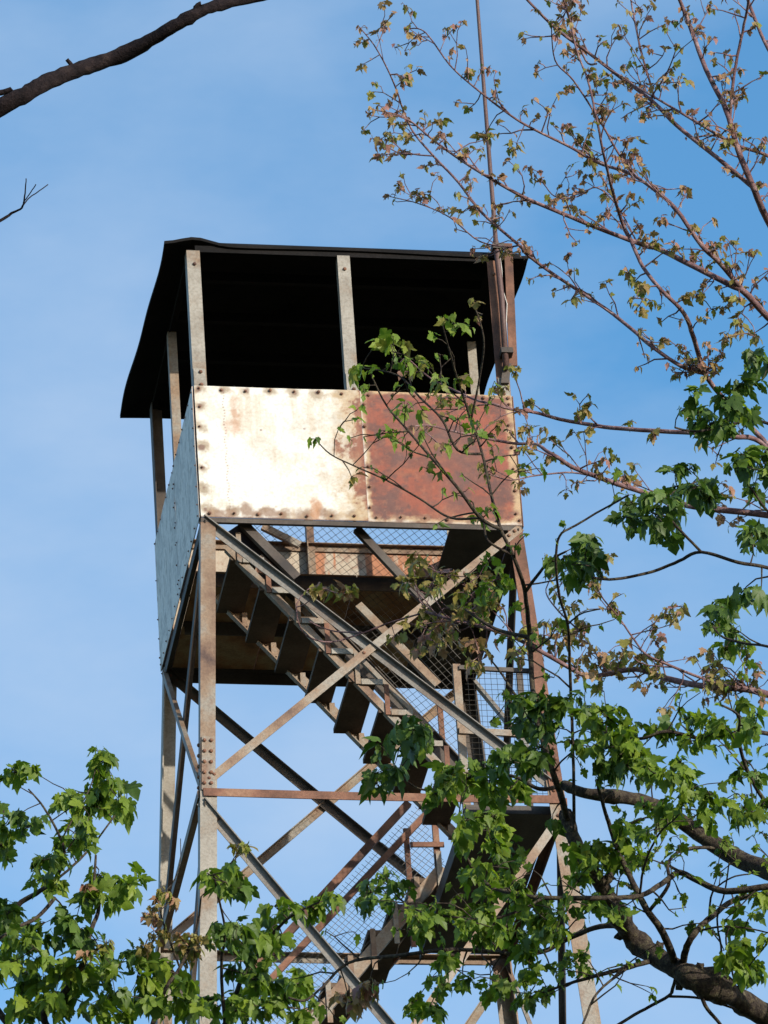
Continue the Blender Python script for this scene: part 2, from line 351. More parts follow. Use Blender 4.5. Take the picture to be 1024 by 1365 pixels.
def paint_white(u, v):
    col = np.ones(u.shape+(3,))*CREAM
    n1 = fbm(u*5, v*5, 3); n2 = fbm(u*13, v*13, 4); n3 = fbm(u*30, v*30, 5)
    col *= (1 - .10*smooth(.5,.75,n1))[...,None]
    pts = [(a, b+.0, .85) for a, b in left_rivets()]
    m = smooth(.42,.62,n1*.6+n2*.4)*.5; col = lay(col, m, np.array((.50,.455,.38)))
    m = blots(u, v, pts, .052, 6); col = lay(col, m*.9, STAIN*.55); 
    m = blots(u, v, pts, .021, 7); col = lay(col, m*.9, DR*1.1)
    bot = [(.13,.035,1),(.20,.045,1),(.32,.045,1),(.36,.03,1),(.47,.04,1),(.52,.03,.9),(.68,.03,.8),(.80,.045,1),(.88,.02,.7),(1.0,.03,.7)]
    m = blots(u, v, bot, .075, 8, 1.15, .8); col = lay(col, m*.85, np.array((.20,.11,.06)))
    m = blots(u, v, [(.265,.80,.8),(.265,.72,.8),(.265,.695,.7),(.20,.71,.5),(.26,.90,.5),(.76,.09,.95),(.75,.04,.9)], .05, 9, .8, 1.3); col = lay(col, m*.85, np.array((.36,.16,.06)))
    m = blots(u, v, [(.72,.68,.5),(.75,.73,.4),(.45,.52,.35),(.80,.36,.35),(.95,.55,.6),(.88,.30,.3),(1.0,.8,.5)], .11, 10); col = lay(col, m*.6, np.array((.27,.22,.17)))
    # peeled strip along the seam
    d = WL - u
    m = smooth(.24, .03, d + (n2-.5)*.42); col = lay(col, m*.9, STAIN*.95)
    m = smooth(.34,.10, d + (n1-.5)*.7)*smooth(.45,.6,n3*.5+n2*.5); col = lay(col, m*.6, np.array((.36,.27,.18)))
    band = np.exp(-((v-.57)/.16)**2)*.8 + np.exp(-((v-.86)/.05)**2)*.4 + np.exp(-((v-.24)/.07)**2)*.5
    m = smooth(.05, -.02, d - .01 - band*.14 + (n2-.5)*.30); col = lay(col, m*.92, RR*.9)
    col = lay(col, m*smooth(.52,.62,n3)*.6, DR)
    m = smooth(.012, .0, v + (n3-.5)*.012); col = lay(col, m*.8, DR)
    stk = fbm(u*26+3, v*1.1+2, 28)*.6 + n1*.4
    col = lay(col, smooth(.54,.68,stk)*.30, np.array((.42,.30,.18)))
    # a dotted line of nail holes, loose holes
    hol = [(.19+.006*math.sin(i), .06+.0225*i, .8) for i in range(41)] + [(.43,.68,1),(.985,.575,1),(.72,.70,.9)]
    m = np.zeros_like(u)
    for a, b, k in hol: m = np.maximum(m, k*smooth(.012 if k > .85 else .0075, .004, np.hypot(u-a, v-b)))
    col = lay(col, m*.75, DR*1.2)
    return col
def paint_rust(u, v):
    wid = W - WL
    n1 = fbm(u*3.2+9, v*3.8, 21); n2 = fbm(u*9, v*11, 22); n3 = fbm(u*26, v*26, 23); n4 = fbm(u*2+1, v*5+2, 24)
    col = np.ones(u.shape+(3,))*np.array((.22,.047,.019))
    col = lay(col, smooth(.47,.60,n1)*.8, np.array((.13,.038,.022)))
    col = lay(col, smooth(.50,.64,n2)*.8, np.array((.085,.03,.022)))
    col = lay(col, smooth(.54,.68,n4)*.4, np.array((.30,.085,.028)))
    col = lay(col, smooth(.58,.68,n3)*.4, np.array((.24,.085,.042)))
    col = lay(col, blots(u, v, [(.62,.62,1),(.70,.5,.9),(.5,.66,.8),(.78,.40,.8),(.62,.28,.6),(.25,.55,.4)], .13, 27)*.55, np.array((.095,.036,.028)))
    e = np.minimum.reduce([u*1.1, (wid-u)*.7, v*.72, (H-v)*1.6])
    stk = fbm(u*22+7, v*1.3, 29); col = lay(col, smooth(.55,.68,stk)*.45*smooth(.1,.7,n2), np.array((.12,.04,.025)))
    m = smooth(.045, .012, e + (n2-.5)*.10); col = lay(col, m*.8, np.array((.42,.30,.165)))
    m = smooth(.025, .0, np.minimum(v, u*1.4) + (n2-.5)*.07); col = lay(col, m*.55, CREAM*.9)
    rs = rust_rivets()
    m = blots(u, v, [(a, b, 1) for a, b in rs], .036, 25, 1.15, .9); col = lay(col, m*.85, np.array((.16,.07,.04)))
    m = smooth(.012, 0, v + (n3-.5)*.014); col = lay(col, m*.7, DR)
    return col
def rust_rivets():
    wid = W - WL
    return [(.06+.155*i, H-.03) for i in range(7)] + [(wid-.03, .09+.17*i) for i in range(6)] + [(.05+.16*i, .035) for i in range(7)] + [(.022, .1+.16*i) for i in range(6)]
def paint_side(u, v):
    n1 = fbm(u*4, v*4, 31); n2 = fbm(u*12, v*12, 32); n3 = fbm(u*3, v*22, 33)
    col = np.ones(u.shape+(3,))*np.array((.72,.66,.59))
    col *= (1 - .22*smooth(.45,.7,n1))[...,None]
    col = lay(col, smooth(.56,.68,n2)*.5, np.array((.28,.24,.20)))
    col = lay(col, smooth(.57,.66,fbm(u*26, v*5, 35))*.55, np.array((.30,.27,.24)))
    r = side_rivets
    m = blots(u, v, [(a, b, 1) for a, b in r], .016, 34, 1, 1.3); col = lay(col, m*.6, DR*1.6)
    return col
side_rivets = [(.03+.155*i, H-.03) for i in range(7)] + [(.03+.155*i, .03) for i in range(7)] + [(.985, .1+.15*i) for i in range(6)] + [(.02, .1+.15*i) for i in range(6)]
def paint_inside(seed):
    def f(u, v):
        n1 = fbm(u*6, v*.8, seed); n2 = fbm(u*12, v*9, seed+1)
        col = np.ones(u.shape+(3,))*np.array((.40,.33,.25))
        col = lay(col, smooth(.49,.56,n1)*.95, np.array((.36,.13,.05)))
        col = lay(col, smooth(.53,.66,n2)*.6, np.array((.22,.09,.045)))
        return col
    return f
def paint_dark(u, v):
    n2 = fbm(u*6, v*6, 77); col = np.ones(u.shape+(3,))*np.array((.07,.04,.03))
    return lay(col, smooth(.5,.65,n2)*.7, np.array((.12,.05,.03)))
panel('wall_panel', (0,-.006,0), (1,0,0), WL-.004, H, (0,-1,0), paint_white, 'white painted panel with rusty rivets and a peeling right edge', seed=1, rivets=left_rivets())
panel('wall_panel', (WL-.002,-.003,0), (1,0,0), W-WL+.002, H, (0,-1,0), paint_rust, 'red-brown rusted panel with cream paint left at the edges', seed=2, rivets=rust_rivets())
panel('wall_panel', (-.006,0,0), (0,1,0), D/2-.003, H, (-1,0,0), paint_side, seed=3, rivets=side_rivets)
panel('wall_panel', (-.006,D/2+.003,0), (0,1,0), D/2-.003, H, (-1,0,0), paint_side, seed=4, rivets=side_rivets)
xs4 = [.012, W/2, W-.012]
for i in range(2):
    panel('wall_panel', (xs4[i], D+.002, 0), (1,0,0), xs4[i+1]-xs4[i]-.004, H, (0,-1,0), paint_inside(41+i*7), seed=5+i)
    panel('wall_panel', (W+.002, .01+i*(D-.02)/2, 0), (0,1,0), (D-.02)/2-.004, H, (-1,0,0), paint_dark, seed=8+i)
# outer skins of the two far walls
MB().box((0, D+.006, 0), (W, D+.012, H)).build('wall_panel', M['rust'], T)
MB().box((W+.006, 0, 0), (W+.012, D+.004, H)).build('wall_panel', M['rust'], T)
# rail along the panel tops at the back (seen from inside) and the sides
MB().angle(V(.02,D-.012,H+.012), V(W-.02,D-.012,H+.012), -Z, -Y, .05, .045, .006).build('panel_rail', M['tan'], T)
MB().angle(V(.012,.03,H+.004), V(.012,D-.03,H+.004), -Z, X, .03, .03, .005).build('panel_rail', M['tan'], T)
# ---- posts of the cab
def post(x, y, a, b, mm, w1=.085, w2=.06, z0=0., z1=EAVE-.05):
    MB().angle(V(x,y,z0), V(x,y,z1), a, b, w1, w2, .008).build('post', M[mm], T)
post(.0, .004, X, Y, 'grey', .09, .085, .02); post(W, .004, -X, Y, 'rust', .09, .085, .02)
post(W/2-.045, .004, X, Y, 'grey', .085, .07, .02); 
post(.0, D-.004, X, -Y, 'dark', .085, .1); post(W, D-.004, -X, -Y, 'grey', .10, .1)  # back left post in dark steel: its shade is put into the colour
post(.0, D*.5, Y, X, 'tan', .06, .06); post(W, D*.5, Y, -X, 'grey', .06, .06)
post(W/2-.03, D-.018, X, -Y, 'tan', .06, .06)
# bright splice feet of the front posts
for x, s in ((0, 1), (W/2-.045, 1), (W, -1)):
    f = MB(); f.prism(V(x+s*.004,-.004,H-.05), V(x+s*.004,-.004,H+.14), [(0,0),(.078,0),(.078,.007),(0,.007)], X*s, Y)
    pf = f.build('post_splice', M['grey'], T)
    b2 = MB()
    for z in (H+.0, H+.1): bolt(b2, V(x+s*.05,-.005,z+.012), -Y)
    b2.build('bolt', M['rust'], pf, kind='stuff')
bt = MB()
for x in (.05, W/2+.0, W-.05): bolt(bt, V(x, .004, EAVE-.16), -Y)
bt.build('bolt', M['rust'], T, kind='stuff')
# ---- top plates and roof
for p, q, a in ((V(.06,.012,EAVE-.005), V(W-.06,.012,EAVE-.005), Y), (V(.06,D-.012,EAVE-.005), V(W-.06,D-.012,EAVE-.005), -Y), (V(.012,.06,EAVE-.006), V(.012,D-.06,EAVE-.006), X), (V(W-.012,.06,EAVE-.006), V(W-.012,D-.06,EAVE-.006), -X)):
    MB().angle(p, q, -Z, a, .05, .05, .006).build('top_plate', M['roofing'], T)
RF = EAVE + .012
c1, c2, c3 = onZ(219, 321, RF), onZ(704, 338, RF), onZ(160, 553, RF)
c4 = onZ(632, 566, RF)
def roof():
    n = 41; top = []; rs = np.random.RandomState(5)
    for j in range(n):
        for i in range(n):
            a, b = i/(n-1), j/(n-1)
            p = c1*(1-a)*(1-b) + c2*a*(1-b) + c3*(1-a)*b + c4*a*b
            e = min(a, 1-a, b, 1-b)
            z = min(e, .5)*2*.42
            dr = max(0, .05-e)/.05
            z -= dr*.035
            if b < .02: z += .05*math.exp(-((a-.085)/.055)**2) - .006*math.sin(a*9) - .012*a
            if a < .02: p.x += .006*math.sin(b*13) - .022*math.sin(b*math.pi)*0 + .01*math.sin(b*6)
            if a > .98: p.x += .008*math.sin(b*15)
            if b > .98: z += .006*math.sin(a*13)
            top.append(V(p.x, p.y, p.z + z + .03))
    mb = MB(); vs = top + [V(p.x, p.y, p.z-.022) for p in top]; N = n*n; fs = []
    for j in range(n-1):
        for i in range(n-1):
            k = j*n+i; fs.append((k, k+1, k+n+1, k+n)); fs.append((N+k, N+k+n, N+k+n+1, N+k+1))
    for i in range(n-1):
        fs.append((i, N+i, N+i+1, i+1)); k = (n-1)*n+i; fs.append((k, k+1, N+k+1, N+k))
        k = i*n; fs.append((k, k+n, N+k+n, N+k)); k = i*n+n-1; fs.append((k, N+k, N+k+n, k+n))
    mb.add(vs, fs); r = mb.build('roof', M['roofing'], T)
    rb = MB()
    for y in (.45, .95, 1.45): MB().bar(V(.05,y,RF+.02), V(W-.05,y,RF+.02), .07, .04).build('rafter', M['roofing'], r)
roof()
# ---- antenna mast strapped to the right front post, its cable
m0, m1, m2, m3 = onY(675, 492, -.055), onY(669, 400, -.055), onY(661, 322, -.06), onY(635, -15, -.06)
m4 = m3 + (m3 - m2) * .25
ma = MB().tube([m0, m1, m2, m2 + (m3-m2)*.01, m3, m4], [.021,.021,.020,.016,.012,.010], 8).build('antenna_mast', M['mast'], T, True)
for p in (m0.lerp(m1, .25), m1.lerp(m2, .9)):
    MB().box((p.x-.03, p.y-.028, p.z-.02), (p.x+.05, .0, p.z+.02)).build('strap', M['dark'], ma)
MB().prism(onY(668,510,-.03), onY(671,484,-.03), [(0,0),(.055,0),(.055,.02),(0,.02)], X, Y).build('mast_foot', M['dark'], ma)
cb = [onY(664,322,-.03), onY(669,360,-.035), onY(670,385,-.03), onY(676,405,-.035), onY(675,430,-.035), onY(677,483,-.03)]
cm = newmat('white_cable'); cm[2].inputs['Base Color'].default_value = (.5,.48,.45,1); cm[2].inputs['Roughness'].default_value = .5
MB().tube(cb, [.0032]*6, 6).build('cable', cm[0], ma, True)
MB().prism(onY(672,324,-.012), onY(679,487,-.012), [(0,0),(.056,0),(.056,.014),(0,.014)], X, Y).build('post_board', M['rust'], T)
# ---- upper stair flight
YF, YB = .10, .80
def dn(p, q, t): return p.lerp(q, t)
B0, B1 = onY(300, 732, YF), onY(606, 1046, YF)
st = MB().angle(B0, B1, Z, Y, .05, .04, .007).build('stair_flight', M['tan'], T, label='upper stair flight climbing into the cab')
C0, C1 = onY(283, 799, YB), onY(612, 1131, YB)
MB().angle(C0, C1, Z, -Y, .085, .05, .008).build('stringer', M['tan'], st)
A0, A1 = onY(345, 742, YF), onY(575, 977, YF)
MB().angle(A0, A1, Z, Y, .03, .03, .006).build('upper_chord', M['tan'], st)
NST = 8
stepx = (B1.x - B0.x) / 7.7; stepz = (B1.z - B0.z) / 7.7
for k in range(NST):
    bx, bz = B0.x + stepx*(k+.15), B0.z + stepz*(k+.15)
    t = MB().box((bx+.005, YF+.01, bz-.043), (bx+.185, YB-.01, bz-.010)); t.build('tread', M['wood'], st)
    # zigzag bracket at the front: upright and short end plate; angle clip at the back
    ux, uz = B0.x + stepx*(k+.5), B0.z + stepz*(k+.5)
    MB().box((ux-.016, YF-.012, uz+.01), (ux+.016, YF-.002, uz+.235)).build('stair_upright', M['rust' if k % 2 else 'tan'], st)
    MB().box((ux+.02, YF-.018, uz+.005), (ux+.16, YF-.006, uz+.045)).build('tread_end', M['grey'], st)
    MB().box((bx+.17, YB-.03, bz-.15), (bx+.205, YB-.008, bz-.047)).build('tread_clip', M['tan'], st)
# thick dark rail on the far side of the flight, with the wire guard above it
YG = .86
G0, G1 = onY(318, 700, YG), onY(618, 1020, YG)
MB().angle(G0, G1, -Z, -Y, .10, .05, .008).build('hand_rail', M['dark'], st)
MB().angle(onY(474,808,YG-.3), onY(580,915,YG-.3), Z, Y, .055, .03, .007).build('guard_rail', M['tan'], st)
MB().angle(onY(472,706,.10), onY(560,800,.10), Z, Y, .05, .04, .007).build('knee_brace', M['dark'], T)
MB().angle(onY(320,700,.06), onY(392,772,.06), Z, Y, .06, .04, .007).build('knee_brace', M['dark'], T)
MB().bar(onY(350,702,D-.1), onY(400,727,D-.1), .05, .03).build('cab_brace', M['tan'], T)
def clipseg(p, d, poly):
    ts = []
    n = len(poly)
    for i in range(n):
        a, b = poly[i], poly[(i+1) % n]; ex, ey = b[0]-a[0], b[1]-a[1]
        den = d[0]*ey - d[1]*ex
        if abs(den) < 1e-9: continue
        t = ((a[0]-p[0])*ey - (a[1]-p[1])*ex) / den; s = ((a[0]-p[0])*d[1] - (a[1]-p[1])*d[0]) / den
        if 0 <= s < 1: ts.append(t)
    ts.sort(); return list(zip(ts[::2], ts[1::2]))
def mesh_panel(name, pix, Yp, ang, spacing, parent, r=.0018):
    poly = [(q.x, q.z) for q in (onY(px, py, Yp) for px, py in pix)]
    cx = sum(p[0] for p in poly)/len(poly); cz = sum(p[1] for p in poly)/len(poly); mb = MB()
    for k, a in enumerate((ang, ang + math.pi/2)):
        d = (math.cos(a), math.sin(a)); nn = (-d[1], d[0])
        for i in range(-90, 91):
            o = i*spacing + random.uniform(-.004, .004); p = (cx + nn[0]*o, cz + nn[1]*o); yy = Yp + k*.004
            for t0, t1 in clipseg(p, d, poly):
                t0 = max(t0, -6); t1 = min(t1, 6)
                if t1 - t0 < .01: continue
                a3 = V(p[0]+d[0]*t0, yy, p[1]+d[1]*t0); b3 = V(p[0]+d[0]*t1, yy, p[1]+d[1]*t1)
                m3 = (a3+b3)/2 + V(0, random.uniform(-.006,.006), 0) + V(nn[0],0,nn[1])*random.uniform(-.005,.005)
                mb.tube([a3, m3, b3], [r, r, r], 3, cap=False)
    return mb.build(name, M['wire'], parent, kind='stuff')
sa = math.atan2((G1-G0).z, (G1-G0).x)
mesh_panel('wire_mesh', [(322,696),(614,1010),(614,700),(470,692)], YG+.01, sa, .044, st)
# ---- landing at level 1
zl = LV[1] + .03
l0 = 1.62
ld = MB(); ld.box((l0, .03, zl-.06), (W+.05, D-.05, zl)); ld = ld.build('landing', M['dark'], T)
MB().angle(V(l0-.002,.04,zl-.005), V(l0-.002,D-.06,zl-.005), -Z, X, .11, .05, .007).build('landing_beam', M['dark'], ld)
def vpost(px, y0, y1, Yp, wd, mm, par=None):
    p = onY(px, (y0+y1)/2, Yp); a = onY(px, y0, Yp); b = onY(px, y1, Yp)
    MB().angle(V(p.x-wd/2, Yp, b.z), V(p.x-wd/2, Yp, a.z), X, Y, wd, wd*.8, .006).build('railing_post', M[mm], par or ld)
vpost(616, 885, 1080, .08, .05, 'tan'); vpost(592, 935, 1085, YG+.02, .035, 'rust'); vpost(700, 890, 1078, .9, .04, 'dark')
a, b = onY(612, 974, .075), onY(722, 980, .075)
MB().bar(a, b, .045, .02, Z).build('railing_bar', M['tan'], ld)
a, b = onY(612, 890, .075), onY(712, 895, .075)
MB().bar(a, b, .03, .02, Z).build('railing_bar', M['dark'], ld)
mesh_panel('wire_mesh', [(620,892),(722,897),(745,1060),(622,1060)], .09, 0, .040, ld)
# ---- lower flight, going down to the left behind
YN, YR = 1.2, 1.9
D0, D1 = onY(598, 1161, YN), onY(330, 1478, YN)
s2 = MB().angle(D0, D1, Z, Y, .085, .04, .008).build('stair_flight', M['tan'], T, label='lower stair flight running down to the left behind the front bracing')
E0, E1 = D0 + V(0, YR-YN, 0), D1 + V(0, YR-YN, 0)
MB().angle(E0, E1, Z, -Y, .085, .04, .008).build('stringer', M['rust'], s2)
n2 = 9
for k in range(n2):
    p = D0.lerp(D1, (k+.3)/n2)
    MB().box((p.x-.20, YN+.01, p.z-.03), (p.x+.02, YR-.01, p.z+.006)).build('tread', M['wood'], s2)
    MB().box((p.x-.03, YN-.012, p.z-.10), (p.x+.005, YN-.002, p.z+.20)).build('stair_upright', M['tan'], s2)
F0, F1 = onY(549, 1072, YN), onY(330, 1309, YN)
MB().angle(F0, F1, Z, Y, .05, .04, .007).build('hand_rail', M['rust'], s2)
G0b, G1b = onY(572, 1086, YN), onY(330, 1344, YN)
MB().angle(G0b, G1b, Z, Y, .04, .03, .007).build('guard_rail', M['rust'], s2)
vpost(547, 1104, 1262, YN+.02, .035, 'rust', s2); vpost(583, 1066, 1200, YN+.02, .04, 'rust', s2)
MB().bar(onY(547,1126,YN), onY(592,1126,YN), .035, .015, Z).build('railing_bar', M['rust'], s2)
sb = math.atan2((G1b-G0b).z, (G1b-G0b).x)
mesh_panel('wire_mesh', [(556,1072),(598,1160),(430,1358),(300,1420),(336,1309)], YN+.015, sb, .036, s2)
# lower landing on the left at the turn (below the frame) and the remaining flights to the ground
zc = onY(330, 1478, YN).z
side = 0
MB().box((-.05, .1, zc-.06), (D1.x+.02, D-.05, zc)).build('landing', M['dark'], T)
zz = zc; xL = D1.x
while zz - 2.1 > GROUND:
    yA, yB2 = ((.10, .80), (1.2, 1.9))[side % 2]; zn = zz - 2.1
    p, q = (V(.5,yA,zz), V(1.7,yA,zn)) if side % 2 == 0 else (V(1.7,yA,zz), V(.5,yA,zn))
    fl = MB().angle(p, q, Z, Y, .085, .04, .008).build('stair_flight', M['tan'], T)
    MB().angle(p + V(0,yB2-yA,0), q + V(0,yB2-yA,0), Z, -Y, .085, .04, .008).build('stringer', M['tan'], fl)
    for k in range(9):
        c = p.lerp(q, (k+.5)/9); MB().box((c.x-.11, yA+.01, c.z-.03), (c.x+.11, yB2-.01, c.z+.005)).build('tread', M['wood'], fl)
    if side % 2 == 0: MB().box((1.7, .1, zn-.06), (2.3, 1.9, zn)).build('landing', M['dark'], T)
    else: MB().box((-.1, .1, zn-.06), (.5, 1.9, zn)).build('landing', M['dark'], T)
    zz = zn; side += 1
# ------------------------------------------------------------------ trees
HALF = [(0,0),(.10,-.07),(.31,-.09),(.36,.06),(.31,.16),(.50,.22),(.57,.42),(.44,.52),(.29,.50),(.33,.66),(.20,.80),(0,1.0)]
def leaf_mesh(name, mat, seed, droop=.35, fold=.25, narrow=1.0):
    r = random.Random(seed)
    L_ = [(x*narrow*r.uniform(.88,1.1), y*r.uniform(.95,1.05)) for x, y in HALF[1:-1]]
    R2 = [(-x*narrow*r.uniform(.88,1.1), y*r.uniform(.95,1.05)) for x, y in HALF[1:-1]]
    rim = [(0,0)] + L_ + [(r.uniform(-.06,.06),1.0)] + R2[::-1]
    def zf(x, y): return -droop*y*y - droop*.7*x*x*1.5 + fold*abs(x)*.6 + .03*math.sin(9*x+5*y+seed)
    vs = [(0,.33,zf(0,.33))] + [(x,y,zf(x,y)) for x, y in rim]; n = len(rim)
    fs = [(0, 1+i, 1+(i+1) % n) for i in range(n)]
    me = bpy.data.meshes.new(name); me.from_pydata(vs, [], fs); me.materials.append(M[mat]); me.update()
    me.polygons.foreach_set('use_smooth', [True]*len(me.polygons)); return me
LEAF = {}
for mk in ('green','deep','olive','red','fresh'):
    LEAF[mk] = [leaf_mesh('leaf', mk, 10*i+3, d, f, nw) for i, (d, f, nw) in enumerate(((.25,.25,1),(.5,.35,.92),(.7,.2,.88),(.4,.6,.7),(.85,.45,.75),(.6,.7,.6)))]
def catmull(P, k=5):
    out = []; n = len(P)
    for i in range(n-1):
        a, b, c, d = P[max(i-1,0)], P[i], P[i+1], P[min(i+2,n-1)]
        for j in range(k):
            t = j/k; out.append(.5*((2*b)+(c-a)*t+(2*a-5*b+4*c-d)*t*t+(3*b-a-3*c+d)*t*t*t))
    out.append(P[-1]); return out
class Tree:
    def __init__(s, name, label, base, depth, bark, group='trees around the lookout tower', cat='tree', jit=.5, seed=1):
        s.rnd = random.Random(seed); s.depth = depth; s.bark = bark; s.jit = jit
        s.base = V(*base); s.o = thing(name, V(base[0], base[1], GROUND) + OFF, label, cat, group)
        s.np = []; s.nr = []; s.px = []; s.leaves = []; s.tw = MB(); s.arr = None
    def upm(s, px, D): return px * D / FPX
    def limb(s, pix, w0, w1, dd=0., name='branch', free=False, bumpy=0., d0=None):
        """pixel path, widths in photo pixels, depth drift in metres over its length"""
        D0 = d0
        if D0 is None:
            D0 = s.depth + s.rnd.uniform(-s.jit, s.jit)*.3
            if s.px and not free:
                q = np.array(s.px); k = np.argmin(np.hypot(q[:,0]-pix[0][0], q[:,1]-pix[0][1]))
                if math.hypot(q[k,0]-pix[0][0], q[k,1]-pix[0][1]) < 14: D0 = q[k,2]
        n = len(pix); ph = s.rnd.uniform(0,6); am = s.jit*.35 if n > 3 else 0
        pp = [V(x, y, D0 + dd*i/(n-1) + am*(math.sin(ph+i*.9)-math.sin(ph))) for i, (x, y) in enumerate(pix)]
        pp = catmull(pp, 5); k = len(pp); pts = []; rad = []; kn = [(s.rnd.uniform(-.5,1.3), s.rnd.uniform(0,k), s.rnd.uniform(.8,2.4)) for _ in range(int(k/4))]
        for i, p in enumerate(pp):
            t = i/(k-1); wd = (w0*(1-t)+w1*t)/2
            if bumpy: wd *= 1 + bumpy*sum(a*math.exp(-((i-c)/q)**2) for a, c, q in kn)
            jx = s.rnd.uniform(-.5,.5)*min(1.2, .4+wd*.12)
            pts.append(atD(p.x+jx, p.y+jx*.6, p.z)); rad.append(max(.0016, s.upm(wd, p.z))); s.px.append((p.x,p.y,p.z))
        s.np += pts; s.nr += rad; s.arr = None
        MB().tube(pts, rad, 11 if w0 > 9 else 6, .07 if bumpy else .04).build(name, M[s.bark], s.o, True)
        return pts, rad, pp
    def trunk(s, top, r0, r1):
        a = V(s.base.x, s.base.y, GROUND-.15); n = 14; pts = []; rad = []
        for i in range(n+1):
            t = i/n; p = a.lerp(top, t); p += V(math.sin(t*5+s.depth), math.cos(t*4), 0)*.12*math.sin(t*math.pi)
            pts.append(p); rad.append((r0*(1-t)+r1*t)*(1+.5*max(0,.06-t)/.06))
        MB().tube(pts, rad, 12, .05).build('trunk', M['bark'], s.o, True)
    def near(s, p):
        if s.arr is None or len(s.arr) != len(s.np): s.arr = np.array([tuple(q) for q in s.np])
        d = np.linalg.norm(s.arr - np.array(tuple(p)), axis=1); k = int(np.argmin(d)); return k, d[k]
    def twig(s, a, b, ra, rb, sag=.1):
        L_ = (b-a).length; n = max(2, int(L_/.06)+1); pts = []; rad = []
        sd = V(s.rnd.uniform(-1,1), s.rnd.uniform(-1,1), s.rnd.uniform(-.4,1.)) * L_*sag
        for i in range(n+1):
            t = i/n; pts.append(a.lerp(b, t) + sd*math.sin(t*math.pi)*1.0 + V(*(s.rnd.uniform(-1,1) for _ in range(3)))*(.006 if 0 < i < n else 0)); rad.append(ra*(1-t)+rb*t)
        s.tw.tube(pts, rad, 4, cap=False); return pts
    def leaf(s, node, out, size, mk, pet):
        r = s.rnd
        d = (out*r.uniform(.4,1.0) + V(0,0,-r.uniform(.25,1.3)) + V(*(r.gauss(0,.25) for _ in range(3)))).normalized()
        o2 = (out + V(*(r.gauss(0,.35) for _ in range(3))) + V(0,0,.15)).normalized()
        tip = node + o2*pet
        s.tw.tube([node, node.lerp(tip,.5)+V(0,0,pet*.08), tip], [.0016,.0013,.0011], 3, cap=False)
        nrm = (V(0,0,1)*r.uniform(.2,1.) + out*r.uniform(0,.8) + V(*(r.gauss(0,.45) for _ in range(3))))
        nrm = nrm - d*nrm.dot(d)
        if nrm.length < .05: nrm = d.orthogonal()
        nrm.normalize(); x = d.cross(nrm).normalized()
        sz = size*r.uniform(.5,1.25); sx_ = sz*r.uniform(.7,1.08)
        m = Matrix((x*sx_, d*sz, nrm*sz)).transposed().to_4x4(); m.translation = tip
        s.leaves.append((sz, mk, r.randrange(6), m))
    def tuft(s, node, n, size, mk, axis=None, pet=.35):
        r = s.rnd
        if mk == 'red' and r.random() < .33: mk = 'olive'
        for _ in range(n):
            a = r.uniform(0, 2*math.pi); out = V(math.cos(a), math.sin(a), r.uniform(-.25,.7)).normalized()
            if axis: out = (out + axis*.5).normalized()
            s.leaf(node, out, size, mk if r.random() > .12 else s.alt(mk), size*r.uniform(.3,.9)*pet*2)
    def alt(s, mk): return {'green':'deep','deep':'green','olive':'red','red':'olive','fresh':'olive'}[mk]
    def blob(s, x, y, rx, ry, n, px=30, mk='green', per=6, dz=.35, maxlen=.9, ddep=0):
        """n leaf tufts in an ellipse of the picture, each grown from the nearest twig"""
        r = s.rnd; nodes = []
        q = np.array(s.px); k = np.argmin(np.hypot(q[:,0]-x, q[:,1]-y)); D0 = q[k,2] + ddep
        for _ in range(n):
            a = r.uniform(0, 2*math.pi); u = math.sqrt(r.random())*.82
            nodes.append(atD(x+rx*u*math.cos(a), y+ry*u*math.sin(a), D0 + r.uniform(-dz,dz)))
        nodes.sort(key=lambda p: s.near(p)[1])
        for p in nodes:
            k, d = s.near(p)
            a = s.np[k]
            rr = min(s.nr[k]*.6, .0045)
            pts = s.twig(a, p, max(rr, .0028), .0018, .12)
            s.np += pts[1:]; s.nr += [.0026]*(len(pts)-1); s.arr = None
            s.tuft(p, max(2, int(per*r.uniform(.7,1.3))), s.upm(px, D0), mk, (p-a).normalized() if d > .02 else None)
            if d > .25:
                for t in (.45,.75):
                    if r.random() < .6: s.tuft(pts[int(t*(len(pts)-1))], 2, s.upm(px*.8, D0), mk)
    def sprigs(s, br, every=28, ln=(18,60), px=13, mk='red', t0=.0, up_bias=.7, per=(2,5), branch=.35):
        """short side twigs with small young leaves along a limb"""
        pts, rad, pp = br; r = s.rnd; acc = r.uniform(0, every); k = len(pts)
        for i in range(1, k-1):
            acc += math.hypot(pp[i].x-pp[i-1].x, pp[i].y-pp[i-1].y)
            if i/(k-1) < t0 or not (-40 < pp[i].x < 1070 and -60 < pp[i].y < 1400): continue
            while acc > every:
                acc -= every*r.uniform(.6,1.4)
                t = (pts[i+1]-pts[i-1]).normalized()
                side = rt*r.uniform(-1,1) + up*r.uniform(-.45,1)*up_bias*1.3 + fw*r.uniform(-.7,.7)
                dr = (side.normalized() + t*r.uniform(.1,.9)).normalized()
                L_ = s.upm(r.uniform(*ln), pp[i].z)
                e = pts[i] + dr*L_
                tp = s.twig(pts[i], e, min(rad[i]*.7,.0042), .0018, .14)
                s.tuft(e, r.randint(*per), s.upm(px, pp[i].z), mk, dr)
                for f in (.5,.75):
                    if r.random() < .55: s.tuft(tp[int(f*(len(tp)-1))], r.randint(1,2), s.upm(px*.85, pp[i].z), mk)
                if r.random() < branch:
                    b0 = tp[len(tp)//2]; e2 = b0 + (dr + V(*(r.gauss(0,.6) for _ in range(3))) + up*.4).normalized()*L_*.6
                    s.twig(b0, e2, .0024, .0016, .12); s.tuft(e2, r.randint(*per), s.upm(px, pp[i].z), mk)
